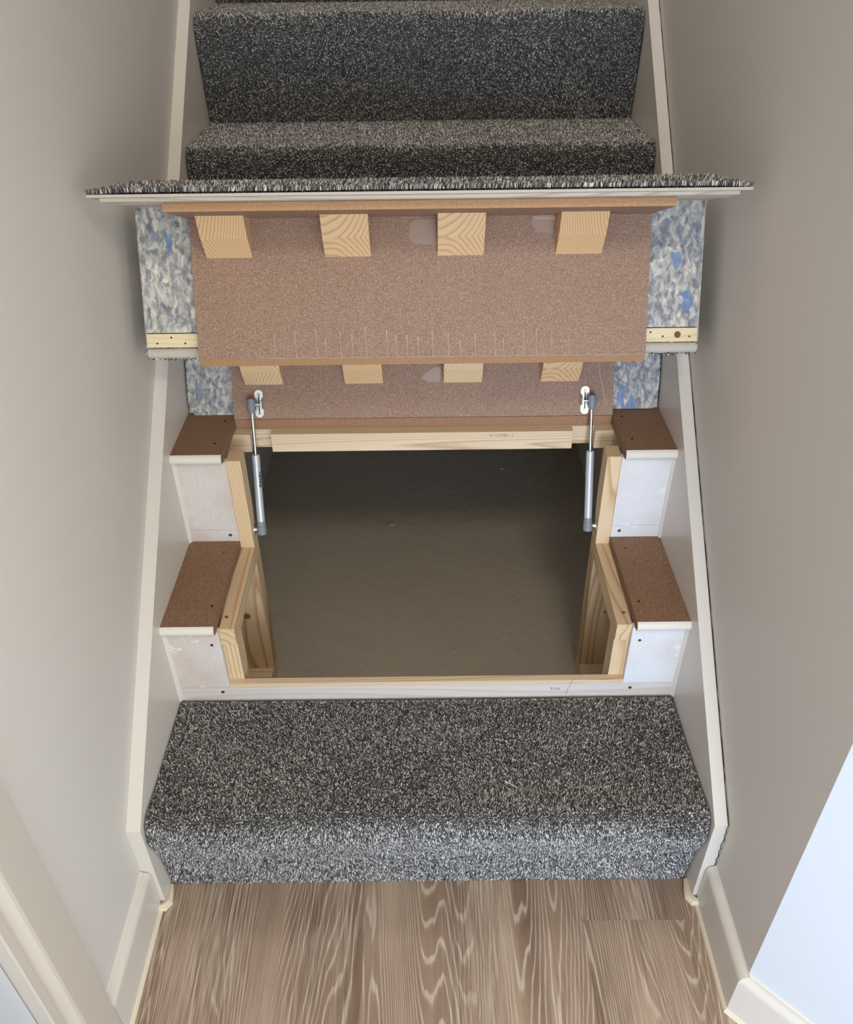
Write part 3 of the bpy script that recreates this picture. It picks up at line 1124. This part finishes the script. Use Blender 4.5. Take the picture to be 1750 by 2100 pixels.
def gas_strut(s, label, text=None):
    top = LOW + D * 0.0275 + N * 0.0150 + Vector((s * 0.3055 if s < 0 else 0.3000, 0, 0))
    bot = Vector((s * 0.3010, 0.4600, 0.3880))
    g = thing('gas_strut', label, 'gas strut', bot, 'gas struts of the hatch')
    ax = (top - bot).normalized()
    Lh = (top - bot).length
    C_ = lambda nm, mt, segs, n=20: child_of(cyl(nm, mt, segs, None, n), g)
    c0, c1 = bot + ax * 0.012, bot + ax * 0.1400
    cy = C_('cylinder', 'alu', [(c0, c1 - ax * 0.0205, 0.0072), (c1 - ax * 0.0200, c1 - ax * 0.001, 0.0073), (c1 - ax * 0.001, c1, 0.0073, 0.0058), (c1 - ax * 0.0206, c1 - ax * 0.0199, 0.0066)], 28)
    C_('rod', 'steel', [(c1 - ax * 0.001, top - ax * 0.006, 0.0031)], 16)
    # ball sockets: a tapered collar and a faceted body with a clip on top
    C_('end_socket', 'plastic', [(bot + ax * 0.0055, bot + ax * 0.0155, 0.0082, 0.0076), (bot - ax * 0.0095, bot + ax * 0.0055, 0.0088)], 10)
    C_('end_socket', 'plastic', [(top - ax * 0.0150, top - ax * 0.0085, 0.0052, 0.0068), (top - ax * 0.0085, top + ax * 0.0095, 0.0074, 0.0080)], 10)
    clip = C_('socket_clip', 'steel', [(top + ax * 0.0094, top + ax * 0.0102, 0.0055)], 12)
    # bracket on the lid: rounded slotted plate, raised fin with ball stud, two screws
    bx = s * 0.2945 if s < 0 else 0.2900
    pl = []
    for i in range(9):
        a = math.pi * i / 8
        pl.append((0.0075 * math.cos(a), 0.0450 + 0.0075 * math.sin(a)))
    for i in range(9):
        a = math.pi + math.pi * i / 8
        pl.append((0.0075 * math.cos(a), 0.0105 + 0.0075 * math.sin(a)))
    bm = bmesh.new()

    def W3(u, t, o):
        return LOW + D * t + N * o + Vector((bx + u, 0, 0))
    A = [bm.verts.new(W3(u, t, 0.0003)) for u, t in pl]
    B = [bm.verts.new(W3(u, t, 0.0018)) for u, t in pl]
    bm.faces.new(A[::-1])
    bm.faces.new(B)
    for i in range(len(pl)):
        j = (i + 1) % len(pl)
        bm.faces.new((A[i], A[j], B[j], B[i]))
    br = child_of(finish(bm, 'bracket', 'zinc', None), g)
    # fin standing off the plate (two sloping webs)
    bm = bmesh.new()
    e = -s * 0.0062
    for (t0, t1, o1) in ((0.017, 0.039, 0.0018),):
        q_ = [(t0, 0.0018), (t1, 0.0018), (t1 - 0.005, 0.0200), (t0 + 0.005, 0.0200)]
        a_v = [bm.verts.new(W3(e, t, o)) for t, o in q_]
        b_v = [bm.verts.new(W3(e - s * 0.0016, t, o)) for t, o in q_]
        bm.faces.new(a_v)
        bm.faces.new(b_v[::-1])
        for i in range(4):
            bm.faces.new((a_v[i], a_v[(i + 1) % 4], b_v[(i + 1) % 4], b_v[i]))
    child_of(finish(bm, 'bracket_fin', 'zinc', None), g)
    pin0 = W3(e, 0.0278, 0.0150)
    C_('ball_stud', 'zinc', [(pin0, Vector((top.x + (0.006 if s < 0 else -0.006), pin0.y, pin0.z)), 0.0022), (pin0, pin0 + Vector((s * 0.002, 0, 0)), 0.0034)], 12)
    # slot and screws
    bm = bmesh.new()
    a_v = [bm.verts.new(W3(u, t, 0.00195)) for u, t in ((-0.0011, 0.012), (0.0011, 0.012), (0.0011, 0.047), (-0.0011, 0.047))]
    bm.faces.new(a_v)
    child_of(finish(bm, 'slot', 'ink', None), g)
    for t in (0.0105, 0.0440):
        C_('screw', 'brass', [(W3(0, t, 0.0019), W3(0, t, 0.0030), 0.0028, 0.0022)], 10)
    # lower ball stud plate on the post
    px = s * 0.3149
    C_('mounting_plate', 'zinc', [((px, bot.y, bot.z), (px - s * 0.0016, bot.y, bot.z), 0.0085), ((px, bot.y, bot.z), (px - s * 0.010, bot.y, bot.z), 0.0026), ((px, bot.y, bot.z), (px - s * 0.005, bot.y, bot.z), 0.0044)], 16)
    if text:
        cu = bpy.data.curves.new('lettering', 'FONT')
        cu.body = text
        cu.size = 0.0105
        cu.space_character = 0.95
        cu.offset = 0.00028
        tmp = bpy.data.objects.new('tmp', cu)
        COL.objects.link(tmp)
        bpy.context.view_layer.update()
        me = bpy.data.meshes.new_from_object(tmp)
        bpy.data.objects.remove(tmp)
        bm = bmesh.new()
        bm.from_mesh(me)
        bmesh.ops.triangulate(bm, faces=bm.faces)
        bmesh.ops.subdivide_edges(bm, edges=bm.edges, cuts=1)
        # wrap round the barrel: text x runs down the barrel, text y round it
        side = Vector((1, 0, 0))
        front = ax.cross(side).normalized()
        if front.y > 0:
            front = -front
        st = c1 - ax * 0.030
        rad = 0.00732
        a0 = math.radians(33)
        for v in bm.verts:
            a = a0 + v.co.y / rad
            v.co = st - ax * v.co.x + front * rad * math.cos(a) + side * rad * math.sin(a)
        lo = finish(bm, 'lettering', 'ink', None, label='black maker lettering running down the barrel')
        child_of(lo, g)
    return g


gas_strut(-1, 'slim silver gas strut with black lettering on its barrel, in the hatch opening', 'Furnica')
gas_strut(1, 'slim silver gas strut without visible lettering, at the opening edge by the dark cavity corner')


# ------------------------------------------------------------------ small marks
def flat_text(name, body, size, origin, ux, uy, mat, parent):
    cu = bpy.data.curves.new(name, 'FONT')
    cu.body = body
    cu.size = size
    tmp = bpy.data.objects.new('tmp', cu)
    COL.objects.link(tmp)
    bpy.context.view_layer.update()
    me = bpy.data.meshes.new_from_object(tmp)
    bpy.data.objects.remove(tmp)
    o_, ux, uy = Vector(origin), Vector(ux), Vector(uy)
    for v in me.vertices:
        v.co = o_ + ux * v.co.x + uy * v.co.y
    me.materials.clear()
    me.materials.append(M[mat])
    o = bpy.data.objects.new(name, me)
    link(o)
    if parent.location.length > 0:
        child_of(o, parent)
    else:
        o.parent = parent
    return o


flat_text('pencil_mark', '3 Lm', 0.0085, (0.2150, yr(2) - 0.0004, 0.2155), (1, 0, 0), (0, 0, 1), 'pencil', stair)
flat_text('timber_stamp', 'W  2 MTSBU   3', 0.0062, (0.1190, 0.5268, 0.5415), (1, 0, 0), (0, 0, 1), 'pencil', hdr)

# pebbles of mortar stuck to the cavity floor
random.seed(3)
for i in range(5):
    x, y = ((-0.09, 0.98), (-0.43, 1.28), (-0.44, 1.02), (0.22, 1.24), (0.06, 0.52))[i]
    bm = bmesh.new()
    bmesh.ops.create_icosphere(bm, subdivisions=2, radius=0.006 if i else 0.009)
    for v in bm.verts:
        v.co = Vector((v.co.x * random.uniform(0.8, 1.25) + x, v.co.y * random.uniform(0.8, 1.25) + y, max(v.co.z * 0.55, -0.001) + 0.001))
    o = finish(bm, 'mortar_crumb', 'concrete', None, True)
    o['label'] = ('largest mortar crumb, alone in the middle of the grey cavity floor', 'mortar crumb at the far end of the cavity floor near the lettered gas strut',
                  'mortar crumb on the cavity floor beside the barrel of the lettered gas strut', 'mortar crumb at the dark far end of the cavity floor towards the plain gas strut',
                  'mortar crumb on the cavity floor just behind the whitewashed sill')[i]
    o['category'] = 'crumb'
    o['group'] = 'mortar crumbs on the cavity floor'

# two stray fibres
th = tube('carpet_thread', 'yarn_grey', [(0.2550, yr(2) + 0.004, 0.2412), (0.2515, yr(2) - 0.0010, 0.2375), (0.2495, yr(2) - 0.0012, 0.2300), (0.2462, yr(2) - 0.0012, 0.2200), (0.2440, yr(2) - 0.0012, 0.2110), (0.2435, yr(2) - 0.0012, 0.2035)], 0.00028, None, 5,
          label='thin grey thread hanging over the sill beside the pencil mark', category='thread')
th = tube('carpet_fibre', 'yarn_pale', [(0.122, 0.038, 0.2085), (0.131, 0.031, 0.2095), (0.141, 0.024, 0.2090)], 0.0005, None, 5,
          label='short pale fibre lying on the bottom step carpet', category='thread')

bpy.context.view_layer.update()
